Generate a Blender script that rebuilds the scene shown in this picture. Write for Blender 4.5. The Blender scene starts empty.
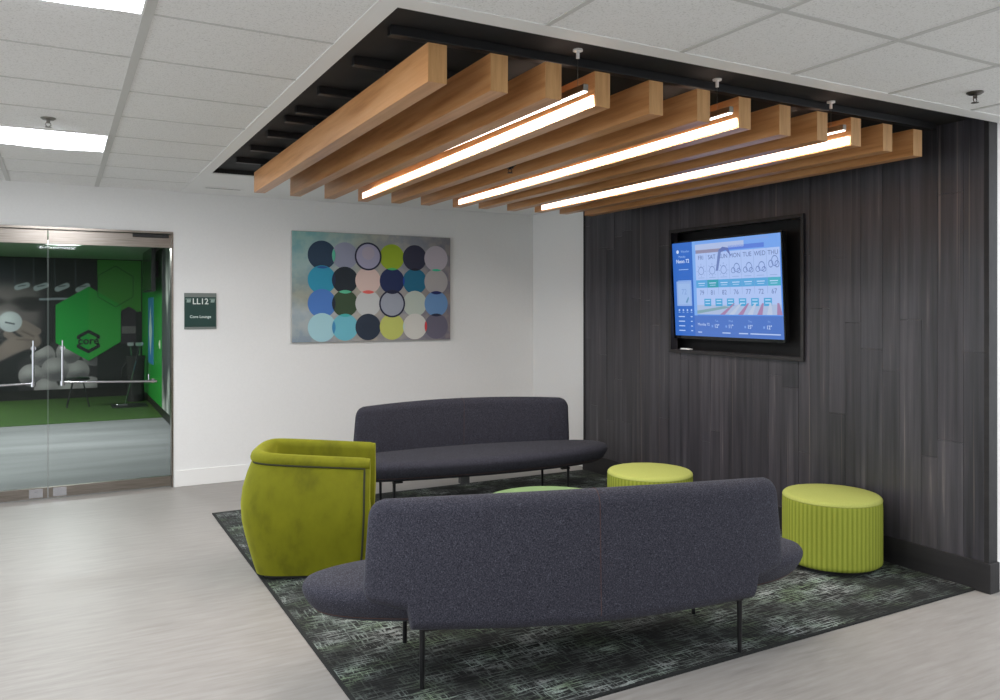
import bpy, bmesh, math, random
from mathutils import Vector, Matrix
random.seed(7)
C = bpy.context.scene.collection
SC = bpy.context.scene
PI = math.pi

def lin(r, g, b):
    f = lambda c: (c/12.92 if c <= .04045 else ((c+.055)/1.055)**2.4)
    return (f(r/255), f(g/255), f(b/255), 1)

# ------------------------------------------------------------------ camera, world, exposure
cam = bpy.data.cameras.new('camera')
camo = bpy.data.objects.new('camera', cam)
C.objects.link(camo)
camo.location = (0, 0, 1.68)
camo.rotation_euler = (PI/2, 0, -math.radians(28.75))
cam.sensor_width = 36
cam.lens = 802/1000*36
cam.shift_y = -.0415
cam.clip_start = .02
SC.camera = camo

SC.view_settings.view_transform = 'Standard'
SC.view_settings.look = 'None'
SC.view_settings.gamma = 1
SC.view_settings.use_curve_mapping = False
SC.view_settings.exposure = 0.24

w = bpy.data.worlds.new('world')
SC.world = w
w.use_nodes = True
w.node_tree.nodes['Background'].inputs[0].default_value = (.90, .95, 1, 1)
w.node_tree.nodes['Background'].inputs[1].default_value = 1.85
TROFFER_WATTS = 27
TROFFER_GLOW = 9
BAND_LENS_GLOW = 4
PENDANT_WATTS = 20
LOUNGE_WATTS = 105

# ------------------------------------------------------------------ materials
def new_mat(name):
    m = bpy.data.materials.new(name); m.use_nodes = True
    nt = m.node_tree
    return m, nt, nt.nodes['Principled BSDF']

def node(nt, t, **kw):
    n = nt.nodes.new(t)
    for k, v in kw.items():
        if k in n.inputs: n.inputs[k].default_value = v
        else: setattr(n, k, v)
    return n

def plain(name, col, rough=.6, metal=0, emit=None, strength=0):
    m, nt, b = new_mat(name)
    b.inputs['Base Color'].default_value = col
    b.inputs['Roughness'].default_value = rough
    b.inputs['Metallic'].default_value = metal
    if emit:
        b.inputs['Emission Color'].default_value = emit
        b.inputs['Emission Strength'].default_value = strength
    return m

def mapped(nt, scale, rot=(0, 0, 0), coord='Object'):
    tc = nt.nodes.new('ShaderNodeTexCoord')
    mp = nt.nodes.new('ShaderNodeMapping')
    mp.inputs['Scale'].default_value = scale
    mp.inputs['Rotation'].default_value = rot
    nt.links.new(tc.outputs[coord], mp.inputs[0])
    return mp.outputs[0]

def noise(nt, vec, scale=5, detail=3, rough=.5):
    n = node(nt, 'ShaderNodeTexNoise', Scale=scale, Detail=detail, Roughness=rough)
    nt.links.new(vec, n.inputs['Vector'])
    return n.outputs[0]

def ramp(nt, fac, stops):
    r = nt.nodes.new('ShaderNodeValToRGB')
    e = r.color_ramp.elements
    while len(e) < len(stops): e.new(.5)
    for el, (p, c) in zip(e, stops): el.position = p; el.color = c
    nt.links.new(fac, r.inputs[0])
    return r.outputs[0]

def mixc(nt, a, b, fac, mode='MIX'):
    n = nt.nodes.new('ShaderNodeMix'); n.data_type = 'RGBA'; n.blend_type = mode
    for s, v in ((n.inputs[0], fac), (n.inputs[6], a), (n.inputs[7], b)):
        if hasattr(v, 'links'): nt.links.new(v, s)
        else: s.default_value = v
    return n.outputs[2]

def mth(nt, op, a, b=None, c=None):
    n = nt.nodes.new('ShaderNodeMath'); n.operation = op
    for i, v in enumerate((a, b, c)):
        if v is None: continue
        if hasattr(v, 'links'): nt.links.new(v, n.inputs[i])
        else: n.inputs[i].default_value = v
    return n.outputs[0]

def bump(nt, b, h, strength=.3, dist=.01):
    n = node(nt, 'ShaderNodeBump', Strength=strength, Distance=dist)
    nt.links.new(h, n.inputs['Height'])
    nt.links.new(n.outputs[0], b.inputs['Normal'])

def noisy(name, c1, c2, scale, stretch=(1, 1, 1), rough=.7, bstr=0, detail=4, lo=.35, hi=.65, sheen=0, rot=(0, 0, 0)):
    m, nt, b = new_mat(name)
    f = noise(nt, mapped(nt, stretch, rot), scale, detail)
    nt.links.new(ramp(nt, f, [(lo, c1), (hi, c2)]), b.inputs['Base Color'])
    b.inputs['Roughness'].default_value = rough
    if sheen:
        b.inputs['Sheen Weight'].default_value = sheen
    if bstr: bump(nt, b, f, bstr, .004)
    return m

M = {}
M['white_wall'] = noisy('white_wall', lin(232, 232, 231), lin(234, 234, 233), 60, rough=.85)
M['white_trim'] = plain('white_trim', lin(238, 238, 236), .5)
M['black'] = plain('black', lin(28, 28, 30), .5)
M['matte_black'] = noisy('matte_black', lin(24, 24, 25), lin(34, 33, 33), 6, rough=.75)
M['steel'] = noisy('brushed_steel', lin(136, 128, 120), lin(160, 153, 146), 4, (1, 1, 60), rough=.28)
M['steel'].node_tree.nodes['Principled BSDF'].inputs['Metallic'].default_value = 1
M['chrome'] = plain('chrome', lin(200, 200, 205), .15, 1)
M['nickel'] = plain('nickel', lin(150, 148, 142), .3, 1)
M['sprinkler'] = plain('sprinkler_metal', lin(95, 90, 84), .4, .8)

# ceiling tile: fine pitted mineral fibre
m, nt, b = new_mat('ceiling_tile')
v = mapped(nt, (1, 1, 1))
f1 = noise(nt, v, 150, 2); f2 = noise(nt, v, 55, 3)
c = ramp(nt, f1, [(.30, lin(206, 206, 203)), (.44, lin(238, 238, 237)), (.7, lin(241, 241, 240))])
nt.links.new(mixc(nt, c, lin(234, 234, 232), mth(nt, 'MULTIPLY', f2, .4)), b.inputs['Base Color'])
b.inputs['Roughness'].default_value = .95
bump(nt, b, f1, .15, .003)
M['tile'] = m
M['grid'] = plain('ceiling_grid', lin(204, 204, 201), .6)

# floor: pale brushed tile with fine diagonal strokes
m, nt, b = new_mat('floor_tile')
v1 = mapped(nt, (1.2, 9, 1), (0, 0, math.radians(28)))
v2 = mapped(nt, (1.1, 10, 1), (0, 0, math.radians(-24)))
va = noise(nt, v1, 3.2, 6, .62); vb = noise(nt, v2, 3.0, 6, .62)
big = noise(nt, mapped(nt, (1, 1, 1)), 1.3, 2)
s = mixc(nt, va, vb, ramp(nt, big, [(.42, (0, 0, 0, 1)), (.58, (1, 1, 1, 1))]))
col = ramp(nt, s, [(.28, lin(140, 136, 132)), (.5, lin(154, 150, 146)), (.72, lin(166, 162, 159))])
nt.links.new(col, b.inputs['Base Color'])
nt.links.new(ramp(nt, s, [(.3, (.36, .36, .36, 1)), (.7, (.5, .5, .5, 1))]), b.inputs['Roughness'])
b.inputs['Specular IOR Level'].default_value = .25
M['floor'] = m

# rug: woven crosshatch of dark yarn with green and grey flecks in patches
m, nt, b = new_mat('rug_weave')
vx = mapped(nt, (7, 95, 1)); vy = mapped(nt, (80, 9, 1)); v0 = mapped(nt, (1, 1, 1))
sx = noise(nt, vx, 1.0, 3, .6); sy = noise(nt, vy, 1.0, 3, .6)
patch = noise(nt, v0, 2.6, 3, .6); patch2 = noise(nt, mapped(nt, (1, 2.2, 1)), 1.7, 2)
hue = noise(nt, mapped(nt, (1, 1.6, 1)), 3.1, 2); fine = noise(nt, v0, 120, 1)
lines = mth(nt, 'ADD', mth(nt, 'MULTIPLY', sx, .6), mth(nt, 'MULTIPLY', sy, .4))
ka = ramp(nt, sx, [(.50, (0, 0, 0, 1)), (.57, (1, 1, 1, 1))])
kb = ramp(nt, sy, [(.53, (0, 0, 0, 1)), (.61, (1, 1, 1, 1))])
mask = ramp(nt, mth(nt, 'ADD', mth(nt, 'MULTIPLY', patch, .6), mth(nt, 'MULTIPLY', patch2, .4)), [(.40, (.04, .04, .04, 1)), (.50, (.34, .34, .34, 1)), (.60, (1, 1, 1, 1))])
k = mth(nt, 'MULTIPLY', mth(nt, 'MAXIMUM', ka, mth(nt, 'MULTIPLY', kb, .85)), mask)
k = mth(nt, 'MULTIPLY', k, ramp(nt, fine, [(.3, (.45, .45, .45, 1)), (.6, (1, 1, 1, 1))]))
lightc = ramp(nt, hue, [(.36, lin(178, 184, 182)), (.5, lin(158, 172, 164)), (.64, lin(132, 152, 124))])
nt.links.new(mixc(nt, lin(10, 11, 12), lightc, k), b.inputs['Base Color'])
b.inputs['Roughness'].default_value = .95
bump(nt, b, lines, .5, .006)
M['rug'] = m
M['rug_edge'] = noisy('rug_edge', lin(18, 20, 20), lin(32, 35, 34), 80, rough=.95)

# woods
def wood(name, stops, stretch, scale=1.0, rough=.5, attr=None):
    m, nt, b = new_mat(name)
    f = noise(nt, mapped(nt, stretch), scale, 6, .6)
    c = ramp(nt, f, stops)
    if attr:
        st = noise(nt, mapped(nt, (2, 46, .32)), 1.0, 3)
        c = mixc(nt, c, lin(132, 124, 118), ramp(nt, st, [(.66, (0, 0, 0, 1)), (.76, (.7, .7, .7, 1))]))
        a = nt.nodes.new('ShaderNodeAttribute'); a.attribute_name = attr
        c = mixc(nt, c, a.outputs['Color'], 1.0, 'MULTIPLY')
    nt.links.new(c, b.inputs['Base Color'])
    b.inputs['Roughness'].default_value = rough
    bump(nt, b, f, .08, .003)
    return m
M['beam'] = wood('beam_oak', [(.3, lin(178, 122, 72)), (.5, lin(202, 146, 94)), (.7, lin(214, 162, 112))], (14, .7, 14), 2.2, .32)
M['beam_end'] = wood('beam_end_oak', [(.3, lin(178, 132, 80)), (.6, lin(198, 152, 98))], (30, 30, 3), 1.5, .5)
M['panel'] = wood('dark_plank', [(.28, lin(47, 46, 51)), (.5, lin(66, 65, 71)), (.64, lin(78, 76, 82)), (.78, lin(118, 112, 112))], (9, 15, .55), 1.5, .36, 'shade')
M['panel_trim'] = wood('dark_trim', [(.3, lin(27, 26, 28)), (.7, lin(41, 39, 41))], (20, .8, 8), 2, .6)

# upholstery
m, nt, b = new_mat('heather_fabric')
v = mapped(nt, (1, 1, 1))
f1 = noise(nt, mapped(nt, (520, 520, 130)), 1, 2); f2 = noise(nt, mapped(nt, (130, 130, 620)), 1, 2)
f = mth(nt, 'ADD', mth(nt, 'MULTIPLY', f1, .5), mth(nt, 'MULTIPLY', f2, .5))
nt.links.new(ramp(nt, f, [(.34, lin(31, 31, 38)), (.5, lin(53, 53, 62)), (.68, lin(94, 94, 105))]), b.inputs['Base Color'])
b.inputs['Roughness'].default_value = .95
b.inputs['Sheen Weight'].default_value = .06
b.inputs['Specular IOR Level'].default_value = .08
b.inputs['Sheen Roughness'].default_value = .5
bump(nt, b, f, .25, .002)
M['fabric'] = m
m, nt, b = new_mat('lime_velvet')
v = mapped(nt, (1, 1, 1))
f = noise(nt, mapped(nt, (1, 1, .6), (.5, .4, .3)), 7, 4, .6); f2 = noise(nt, v, 2.2, 2)
nt.links.new(ramp(nt, mth(nt, 'ADD', mth(nt, 'MULTIPLY', f, .7), mth(nt, 'MULTIPLY', f2, .3)),
                  [(.30, lin(86, 87, 8)), (.47, lin(108, 109, 12)), (.68, lin(120, 121, 18))]), b.inputs['Base Color'])
b.inputs['Roughness'].default_value = .75
b.inputs['Sheen Weight'].default_value = .35
b.inputs['Sheen Tint'].default_value = lin(225, 225, 90)
b.inputs['Specular IOR Level'].default_value = .2
M['velvet'] = m
m, nt, b = new_mat('lime_fabric')
v = mapped(nt, (1, 1, 1)); sep = nt.nodes.new('ShaderNodeSeparateXYZ'); nt.links.new(v, sep.inputs[0])
ang = mth(nt, 'ARCTAN2', sep.outputs[1], sep.outputs[0])
st = mth(nt, 'ABSOLUTE', mth(nt, 'SINE', mth(nt, 'MULTIPLY', ang, 32)))
weave = noise(nt, mapped(nt, (1, 1, 1)), 140, 3)
c = ramp(nt, mth(nt, 'ADD', mth(nt, 'MULTIPLY', st, .75), mth(nt, 'MULTIPLY', weave, .25)), [(.15, lin(124, 136, 34)), (.5, lin(140, 150, 44)), (.9, lin(156, 165, 60))])
nt.links.new(c, b.inputs['Base Color']); b.inputs['Roughness'].default_value = .85
M['lime'] = m
M['lime_top'] = noisy('lime_top_fabric', lin(164, 170, 84), lin(172, 178, 94), 140, rough=.85, bstr=.2)
M['green_top'] = noisy('green_table_top', lin(128, 158, 104), lin(135, 164, 112), 30, rough=.4)
M['piping'] = plain('dark_piping', lin(44, 46, 18), .8)
M['thread'] = plain('orange_thread', lin(84, 58, 52), .9)
M['leg'] = plain('black_leg', lin(26, 26, 28), .4, .3)

M['troffer'] = plain('troffer_lens', lin(240, 243, 250), .5, 0, lin(242, 246, 255), TROFFER_GLOW)
M['strip'] = plain('lit_wood_band', lin(255, 240, 228), .5, 0, lin(255, 226, 205), BAND_LENS_GLOW)  # glowing colour standing in for beam wood lit by the pendants
M['pendant_lens'] = plain('pendant_lens', lin(255, 250, 245), .5, 0, lin(255, 244, 238), BAND_LENS_GLOW)

# clear glass
m, nt, b = new_mat('clear_glass')
out = nt.nodes['Material Output']
tr = nt.nodes.new('ShaderNodeBsdfTransparent'); tr.inputs[0].default_value = (.80, .84, .83, 1)
gl = nt.nodes.new('ShaderNodeBsdfGlossy'); gl.inputs['Roughness'].default_value = .02
fr = node(nt, 'ShaderNodeFresnel', IOR=1.22)
mx = nt.nodes.new('ShaderNodeMixShader')
nt.links.new(fr.outputs[0], mx.inputs[0]); nt.links.new(tr.outputs[0], mx.inputs[1]); nt.links.new(gl.outputs[0], mx.inputs[2])
nt.links.new(mx.outputs[0], out.inputs[0])
M['glass'] = m
M['glass_edge'] = plain('glass_edge', lin(84, 96, 92), .3)

def flat(r, g, b_, rough=.6):
    key = 'paint_%d_%d_%d' % (r, g, b_)
    if key not in M: M[key] = plain(key, lin(r, g, b_), rough)
    return M[key]
def glow(r, g, b_, s=.9):
    r, g, b_ = (int(c+(h-c)*.30) for c, h in zip((r, g, b_), (112, 150, 218)))     # a hazy, washed out picture
    key = 'screen_%d_%d_%d' % (r, g, b_)
    if key not in M: M[key] = plain(key, (0, 0, 0, 1), .3, 0, lin(r, g, b_), s)
    return M[key]

# ------------------------------------------------------------------ mesh helpers
class MB:
    def __init__(s): s.v = []; s.f = []; s.m = []; s.mats = []
    def mi(s, mat):
        if mat is None: return 0
        if mat not in s.mats: s.mats.append(mat)
        return s.mats.index(mat)
    def add(s, vs, fs, mat=None):
        o = len(s.v); s.v += [tuple(p) for p in vs]; k = s.mi(mat)
        for f in fs: s.f.append([o+i for i in f]); s.m.append(k)
        return s
    def box(s, x0, x1, y0, y1, z0, z1, mat=None):
        vs = [(x, y, z) for z in (z0, z1) for y in (y0, y1) for x in (x0, x1)]
        return s.add(vs, [(0, 2, 3, 1), (4, 5, 7, 6), (0, 1, 5, 4), (2, 6, 7, 3), (0, 4, 6, 2), (1, 3, 7, 5)], mat)
    def loft(s, rings, closed=True, cap=True, mat=None):
        n = len(rings[0]); vs = [p for r in rings for p in r]; fs = []
        for i in range(len(rings)-1):
            for j in range(n if closed else n-1):
                k = (j+1) % n
                fs.append((i*n+j, i*n+k, (i+1)*n+k, (i+1)*n+j))
        if cap:
            fs.append(tuple(range(n))[::-1]); fs.append(tuple((len(rings)-1)*n+j for j in range(n)))
        return s.add(vs, fs, mat)
    def cyl(s, p0, p1, r0, r1=None, n=16, mat=None):
        r1 = r0 if r1 is None else r1
        p0, p1 = Vector(p0), Vector(p1); d = (p1-p0).normalized()
        a = d.orthogonal().normalized(); c = d.cross(a)
        return s.loft([[p+(a*math.cos(t*2*PI/n)+c*math.sin(t*2*PI/n))*r for t in range(n)] for p, r in ((p0, r0), (p1, r1))], mat=mat)
    def lathe(s, prof, n=48, c=(0, 0), mat=None, flute=None):
        rings = []
        for r, z in prof:
            ring = []
            for t in range(n):
                a = t*2*PI/n
                rr = r*(1 if not flute else 1+flute(a, z))
                ring.append((c[0]+rr*math.cos(a), c[1]+rr*math.sin(a), z))
            rings.append(ring)
        return s.loft(rings, mat=mat)
    def tube(s, pts, r, n=8, mat=None):
        pts = [Vector(p) for p in pts]; rings = []; up = None
        for i, p in enumerate(pts):
            d = (pts[min(i+1, len(pts)-1)]-pts[max(i-1, 0)]).normalized()
            if up is None: up = d.orthogonal().normalized()
            up = (up-d*up.dot(d)).normalized(); c = d.cross(up)
            rings.append([p+(up*math.cos(t*2*PI/n)+c*math.sin(t*2*PI/n))*r for t in range(n)])
        return s.loft(rings, mat=mat)
    def poly(s, pts, mat=None):
        return s.add(pts, [tuple(range(len(pts)))], mat)
    def build(s, name, mat=None, parent=None, smooth=False, bevel=0, subsurf=0, angle=40):
        me = bpy.data.meshes.new(name)
        me.from_pydata(s.v, [], s.f)
        mats = s.mats or [mat]
        for x in mats: me.materials.append(x)
        if s.mats:
            for p, k in zip(me.polygons, s.m): p.material_index = k
        bm = bmesh.new(); bm.from_mesh(me)
        bmesh.ops.recalc_face_normals(bm, faces=bm.faces)
        bm.to_mesh(me); bm.free()
        o = bpy.data.objects.new(name, me); C.objects.link(o)
        if parent: o.parent = parent
        if bevel:
            md = o.modifiers.new('bevel', 'BEVEL'); md.width = bevel; md.segments = 3; md.limit_method = 'ANGLE'; md.angle_limit = math.radians(40)
        if subsurf:
            md = o.modifiers.new('sub', 'SUBSURF'); md.levels = subsurf; md.render_levels = subsurf
        if smooth:
            for p in me.polygons: p.use_smooth = True
            me.set_sharp_from_angle(angle=math.radians(angle))
        return o

def tag(o, label=None, cat=None, group=None, kind=None):
    if label: o['label'] = label
    if cat: o['category'] = cat
    if group: o['group'] = group
    if kind: o['kind'] = kind
    return o
def thing(name, label, cat, loc=(0, 0, 0), rz=0, group=None):
    o = bpy.data.objects.new(name, None); C.objects.link(o)
    o.location = loc; o.rotation_euler = (0, 0, rz); o.empty_display_size = .1
    return tag(o, label, cat, group)
def struct(name, mb, mat=None, label=None, **kw):
    o = mb.build(name, mat, **kw); o['kind'] = 'structure'
    if label: o['label'] = label
    return o
def copy_tree(o, parent=None):
    c = o.copy(); C.objects.link(c)
    if parent: c.parent = parent
    for ch in list(o.children): copy_tree(ch, c)
    return c

def text_polys(txt, size, align='CENTER', extrude=0, bold=0):
    cu = bpy.data.curves.new('txt', 'FONT'); cu.body = txt; cu.size = size; cu.align_x = align; cu.align_y = 'CENTER'
    cu.resolution_u = 3; cu.offset = bold
    o = bpy.data.objects.new('txt', cu); C.objects.link(o)
    me = bpy.data.meshes.new_from_object(o.evaluated_get(bpy.context.evaluated_depsgraph_get()))
    vs = [tuple(v.co) for v in me.vertices]; fs = [tuple(p.vertices) for p in me.polygons]
    bpy.data.objects.remove(o); bpy.data.curves.remove(cu); bpy.data.meshes.remove(me)
    return vs, fs
def add_text(mb, txt, size, fn, mat, align='CENTER', sx=1, bold=0):
    vs, fs = text_polys(txt, size, align, bold=bold)
    mb.add([fn(x*sx, y) for x, y, z in vs], fs, mat)

# ------------------------------------------------------------------ main dimensions (metres)
CEIL = 2.783
YB = 8.09          # back wall
XW = 4.88          # white right wall
XP = 4.80          # face of the dark planks
RX0, RY0, RY1, RZ = 1.08, 2.745, 6.85, 2.822   # ceiling recess
DX1, DH = .93, 2.385                         # glass door opening

# ------------------------------------------------------------------ shell
struct('floor', MB().box(-7, 8, -5, YB+.05, -.1, 0), M['floor'])
cb = MB()
cb.box(-7, RX0, -5, YB, CEIL, CEIL+.25).box(RX0, 8, -5, RY0, CEIL, CEIL+.25).box(RX0, XW, RY1, YB, CEIL, CEIL+.25)
struct('ceiling', cb, M['tile'])
rb = MB()
rb.box(RX0, XW+.1, RY0, RY1, RZ, RZ+.1)
rb.box(RX0, RX0+.004, RY0, RY1, CEIL+.004, RZ).box(RX0, XW, RY0, RY0+.004, CEIL+.004, RZ).box(RX0, XW, RY1-.004, RY1, CEIL+.004, RZ)
struct('ceiling_recess', rb, M['matte_black'])
# smooth rim round the recess and the plain soffit behind it
rim = MB()
zr = CEIL-.0045
rim.box(RX0-.083, RX0, RY0-.1, RY1+.0, zr, CEIL).box(RX0, 4.90, RY0-.1, RY0, zr, CEIL)
struct('trim_1', rim, M['white_trim'])
sof = MB().box(RX0-.083, XW, RY1, YB-.004, zr, CEIL)
struct('trim_2', sof, M['white_trim'])
# ceiling grid
g = MB()
zg = CEIL-.004
for x in (-6.6, -5.91, -5.22, -4.53, -3.84, -3.15, -2.46, -1.77, -1.08, -.39):
    g.box(x-.018, x+.018, -5, YB-.002, zg, CEIL)
g.box(.272, .308, -5, YB-.002, zg, CEIL)
for x in (.975, 1.66, 2.34, 3.02, 3.73, 4.44):
    g.box(x-.012, x+.012, -5, RY0-.1, zg, CEIL)
for x in (5.15, 5.86, 6.57): g.box(x-.012, x+.012, -5, RY0, zg, CEIL)
for k in range(-13, 9):
    y = 3.26+.605*k
    g.box(-7, RX0-.083, y-.006, y+.006, zg+.001, CEIL)
for y in (2.10, 1.49, .88, .27, -.34, -.95):
    g.box(RX0-.083, 8, y-.012, y+.012, zg+.001, CEIL)
struct('trim_3', g, M['grid'])

# back wall with the glass door opening, white right wall
wb = MB()
wb.box(DX1, XW+.2, YB, YB+.11, 0, CEIL+.25).box(-2.25, DX1, YB, YB+.11, DH, CEIL+.25).box(-7, -2.25, YB, YB+.11, 0, CEIL+.25)
struct('wall_back', wb, M['white_wall'])
wr = MB()
wr.box(XW, XW+.25, 2.775, 4.0, 0, CEIL+.25).box(XW, XW+.25, 5.85, YB, 0, CEIL+.25)
wr.box(XW, XW+.25, 4.0, 5.85, 0, 1.25).box(XW, XW+.25, 4.0, 5.85, 2.42, CEIL+.25)
wr.box(XW+.25, 8, 2.775, 2.95, 0, CEIL+.25)
struct('wall_right', wr, M['white_wall'])
struct('wall_front', MB().box(-7, 8, -5.1, -5, 0, CEIL+.25), M['white_wall'])
struct('baseboard_back', MB().box(DX1+.012, XW, YB-.016, YB, 0, .155), M['white_trim'], bevel=.004)
struct('baseboard_right', MB().box(XW-.016, XW, 6.93, YB-.016, 0, .155), M['white_trim'], bevel=.004)
struct('baseboard_front', MB().box(XW+.012, 8, 2.76, 2.775, 0, .155), M['white_trim'], bevel=.004)

# dark plank cladding on the right wall (with the screen opening left free)
NY0, NY1, NZ0, NZ1 = 4.11, 5.568, 1.315, 2.355
pl = MB(); shades = []
rnd = random.Random(3)
def plank(y0, y1, z0, z1, d):
    if y1-y0 < .004 or z1-z0 < .01: return
    pl.box(XP-d, XW, y0, y1, z0, z1); sh = (rnd_s, rnd_s*rnd_t, rnd_s*rnd_t, 1); shades.extend([sh]*6)
y = 2.785
while y < 6.9:
    wd = rnd.choice((.105, .125, .135, .15, .165)); y1 = min(y+wd, 6.905); z = .15; first = True
    while z < RZ-.001:
        L = rnd.uniform(.35, 1.9) if first else rnd.uniform(1.0, 2.1); first = False
        z1 = min(z+L, RZ)
        if RZ-z1 < .2: z1 = RZ
        rnd_s = rnd.uniform(.68, 1.12); rnd_t = rnd.uniform(.95, 1.0); d = rnd.uniform(-.0015, .0015)
        a, b_, c_, e = y+.0008, y1-.0008, z+.0008, z1-.0008
        if b_ <= NY0 or a >= NY1 or e <= NZ0 or c_ >= NZ1: plank(a, b_, c_, e, d)
        else:
            if a < NY0: plank(a, NY0, c_, e, d)
            if b_ > NY1: plank(NY1, b_, c_, e, d)
            a2, b2 = max(a, NY0), min(b_, NY1)
            if c_ < NZ0: plank(a2, b2, c_, NZ0, d)
            if e > NZ1: plank(a2, b2, NZ1, e, d)
        z = z1
    y = y1
po = struct('wall_right_planks', pl, M['panel'], 'dark stained vertical wood planks covering the right wall')
ca = po.data.color_attributes.new('shade', 'FLOAT_COLOR', 'CORNER')
for p in po.data.polygons:
    for li in p.loop_indices: ca.data[li].color = shades[p.index]
struct('trim_4', MB().box(XP-.004, XW+.002, 2.755, 2.785, 0, RZ).box(XP-.006, XW, 6.905, 6.93, 0, RZ), M['panel_trim'], bevel=.002)
struct('baseboard_planks', MB().box(XP-.016, XP+.002, 2.752, 6.93, 0, .178).box(XP-.016, XW+.002, 2.741, 2.756, 0, .178), M['panel_trim'], bevel=.003)

# ------------------------------------------------------------------ troffers
def troffer(x0, y0, label, group='square ceiling light panels'):
    x1, y1 = x0+.632, y0+.60
    cx, cy = (x0+x1)/2, (y0+y1)/2
    t = thing('ceiling_light', label, 'ceiling light', (cx, cy, CEIL), 0, group)
    a = .316; h = .300
    f = MB()
    for q in ((-a, a, -h, -h+.008), (-a, a, h-.008, h), (-a, -a+.008, -h+.008, h-.008), (a-.008, a, -h+.008, h-.008)):
        f.box(q[0], q[1], q[2], q[3], -.010, 0)
    f.build('frame', M['white_trim'], t)
    prof = []
    l = MB(); n = 12
    rows = []
    for i in range(n+1):
        u = -1+2*i/n; x = u*(a-.008); z = -.004-.012*(1-u*u)
        rows.append([(x, -h+.008, z), (x, h-.008, z)])
    l.loft(rows, closed=False, cap=False)
    l.build('diffuser', M['troffer'], t, smooth=True)
    ld = bpy.data.lights.new('tube', 'AREA'); ld.shape = 'RECTANGLE'; ld.size = .55; ld.size_y = .55
    ld.energy = TROFFER_WATTS; ld.color = (.96, .98, 1)
    lo = bpy.data.objects.new('tube', ld); C.objects.link(lo); lo.parent = t; lo.location = (0, 0, -.022)
troffer(-.360, 2.66, 'square ceiling light at the top edge of the photo above the walkway')
troffer(-.360, 5.655, 'square ceiling light beside a sprinkler, close to the glass doors')
for x0, y0, nm in ((-.36, -.36, 'behind the viewer above the walkway'), (-3.12, 2.66, 'over the far left of the hall'),
                   (-3.12, 5.655, 'over the hall in front of the left glass wall'), (-3.12, -.36, 'behind the viewer on the left'),
                   (2.37, -.92, 'behind the viewer ahead of the lounge seats'), (5.0, .85, 'behind the viewer far to the right')):
    troffer(x0, y0, 'added unseen square ceiling light ' + nm)  # unseen panels, added out of view for the light they give

# ------------------------------------------------------------------ recess: crossbars, beams, pendants
ORD = 'first second third fourth fifth sixth seventh eighth ninth tenth eleventh twelfth'.split()
BARZ0, BARZ1 = 2.782, RZ
for i, yb in enumerate((3.055, 3.51, 4.07, 4.52, 4.77, 5.23, 5.75, 6.27)):
    m_ = MB().box(1.165, 4.72, yb-.022, yb+.022, BARZ0, BARZ1)
    o = m_.build('crossbar', M['black'], bevel=.003)
    tag(o, '%s black crossbar from the front edge of the ceiling recess, above the beams' % ORD[i], 'crossbar', 'black crossbars in the ceiling recess')
BZ0, BZ1 = 2.576, 2.731
BW = .082
ends = list(zip((2.910, 2.909, 2.898, 2.908, 2.902, 2.905, 2.914, 2.926, 2.930, 2.932, 2.944, 2.950), (6.35, 6.40, 6.42, 6.45, 6.42, 6.42, 6.43, 6.40, 6.42, 6.41, 6.40, 6.41)))
XN = (1.273, 1.552, 1.810, 2.075, 2.374, 2.668, 2.948, 3.245, 3.532, 3.806, 4.094, 4.376)      # left faces at the near ends
XF = (1.315, 1.606, 1.890, 2.185, 2.468, 2.740, 3.050, 3.292, 3.596, 3.885, 4.156, 4.450)      # and at the far ends
def skew(mb, i):
    y0, y1 = ends[i]
    mb.v = [(XN[i]+(XF[i]-XN[i])*(y-y0)/(y1-y0)+x_, y, z_) for x_, y, z_ in mb.v]
    return mb
for i in range(12):
    y0, y1 = ends[i]; lit = i in (3, 6, 9)
    b = MB().box(0, BW, y0+.001, y1-.001, BZ0, BZ1, M['beam'])
    b.box(.0005, BW-.0005, y0, y0+.001, BZ0+.0005, BZ1-.0005, M['beam_end'])
    b.box(.0005, BW-.0005, y1-.001, y1, BZ0+.0005, BZ1-.0005, M['beam_end'])
    o = skew(b, i).build('ceiling_beam')
    lab = ('%s wooden ceiling beam from the white tiled side, with a glowing band added for lamplight on its face' if lit else '%s wooden ceiling beam from the white tiled side, without a glowing band') % ORD[i]
    tag(o, lab, 'beam', 'wooden beams hung under the black recess')
    for yy in (3.51, 4.77, 6.27):
        skew(MB().cyl((BW/2, yy, BZ1-.002), (BW/2, yy, BARZ0+.002), .007, n=10), i).build('hanger_rod', M['black'], o, smooth=True)
    if lit:
        skew(MB().box(-.006, 0, y0+.012, y1-.14, BZ0+.008, BZ0+.050), i).build('lit_face_band', M['strip'], o)  # added glowing band: pendant light on the beam face made into a part
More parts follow.
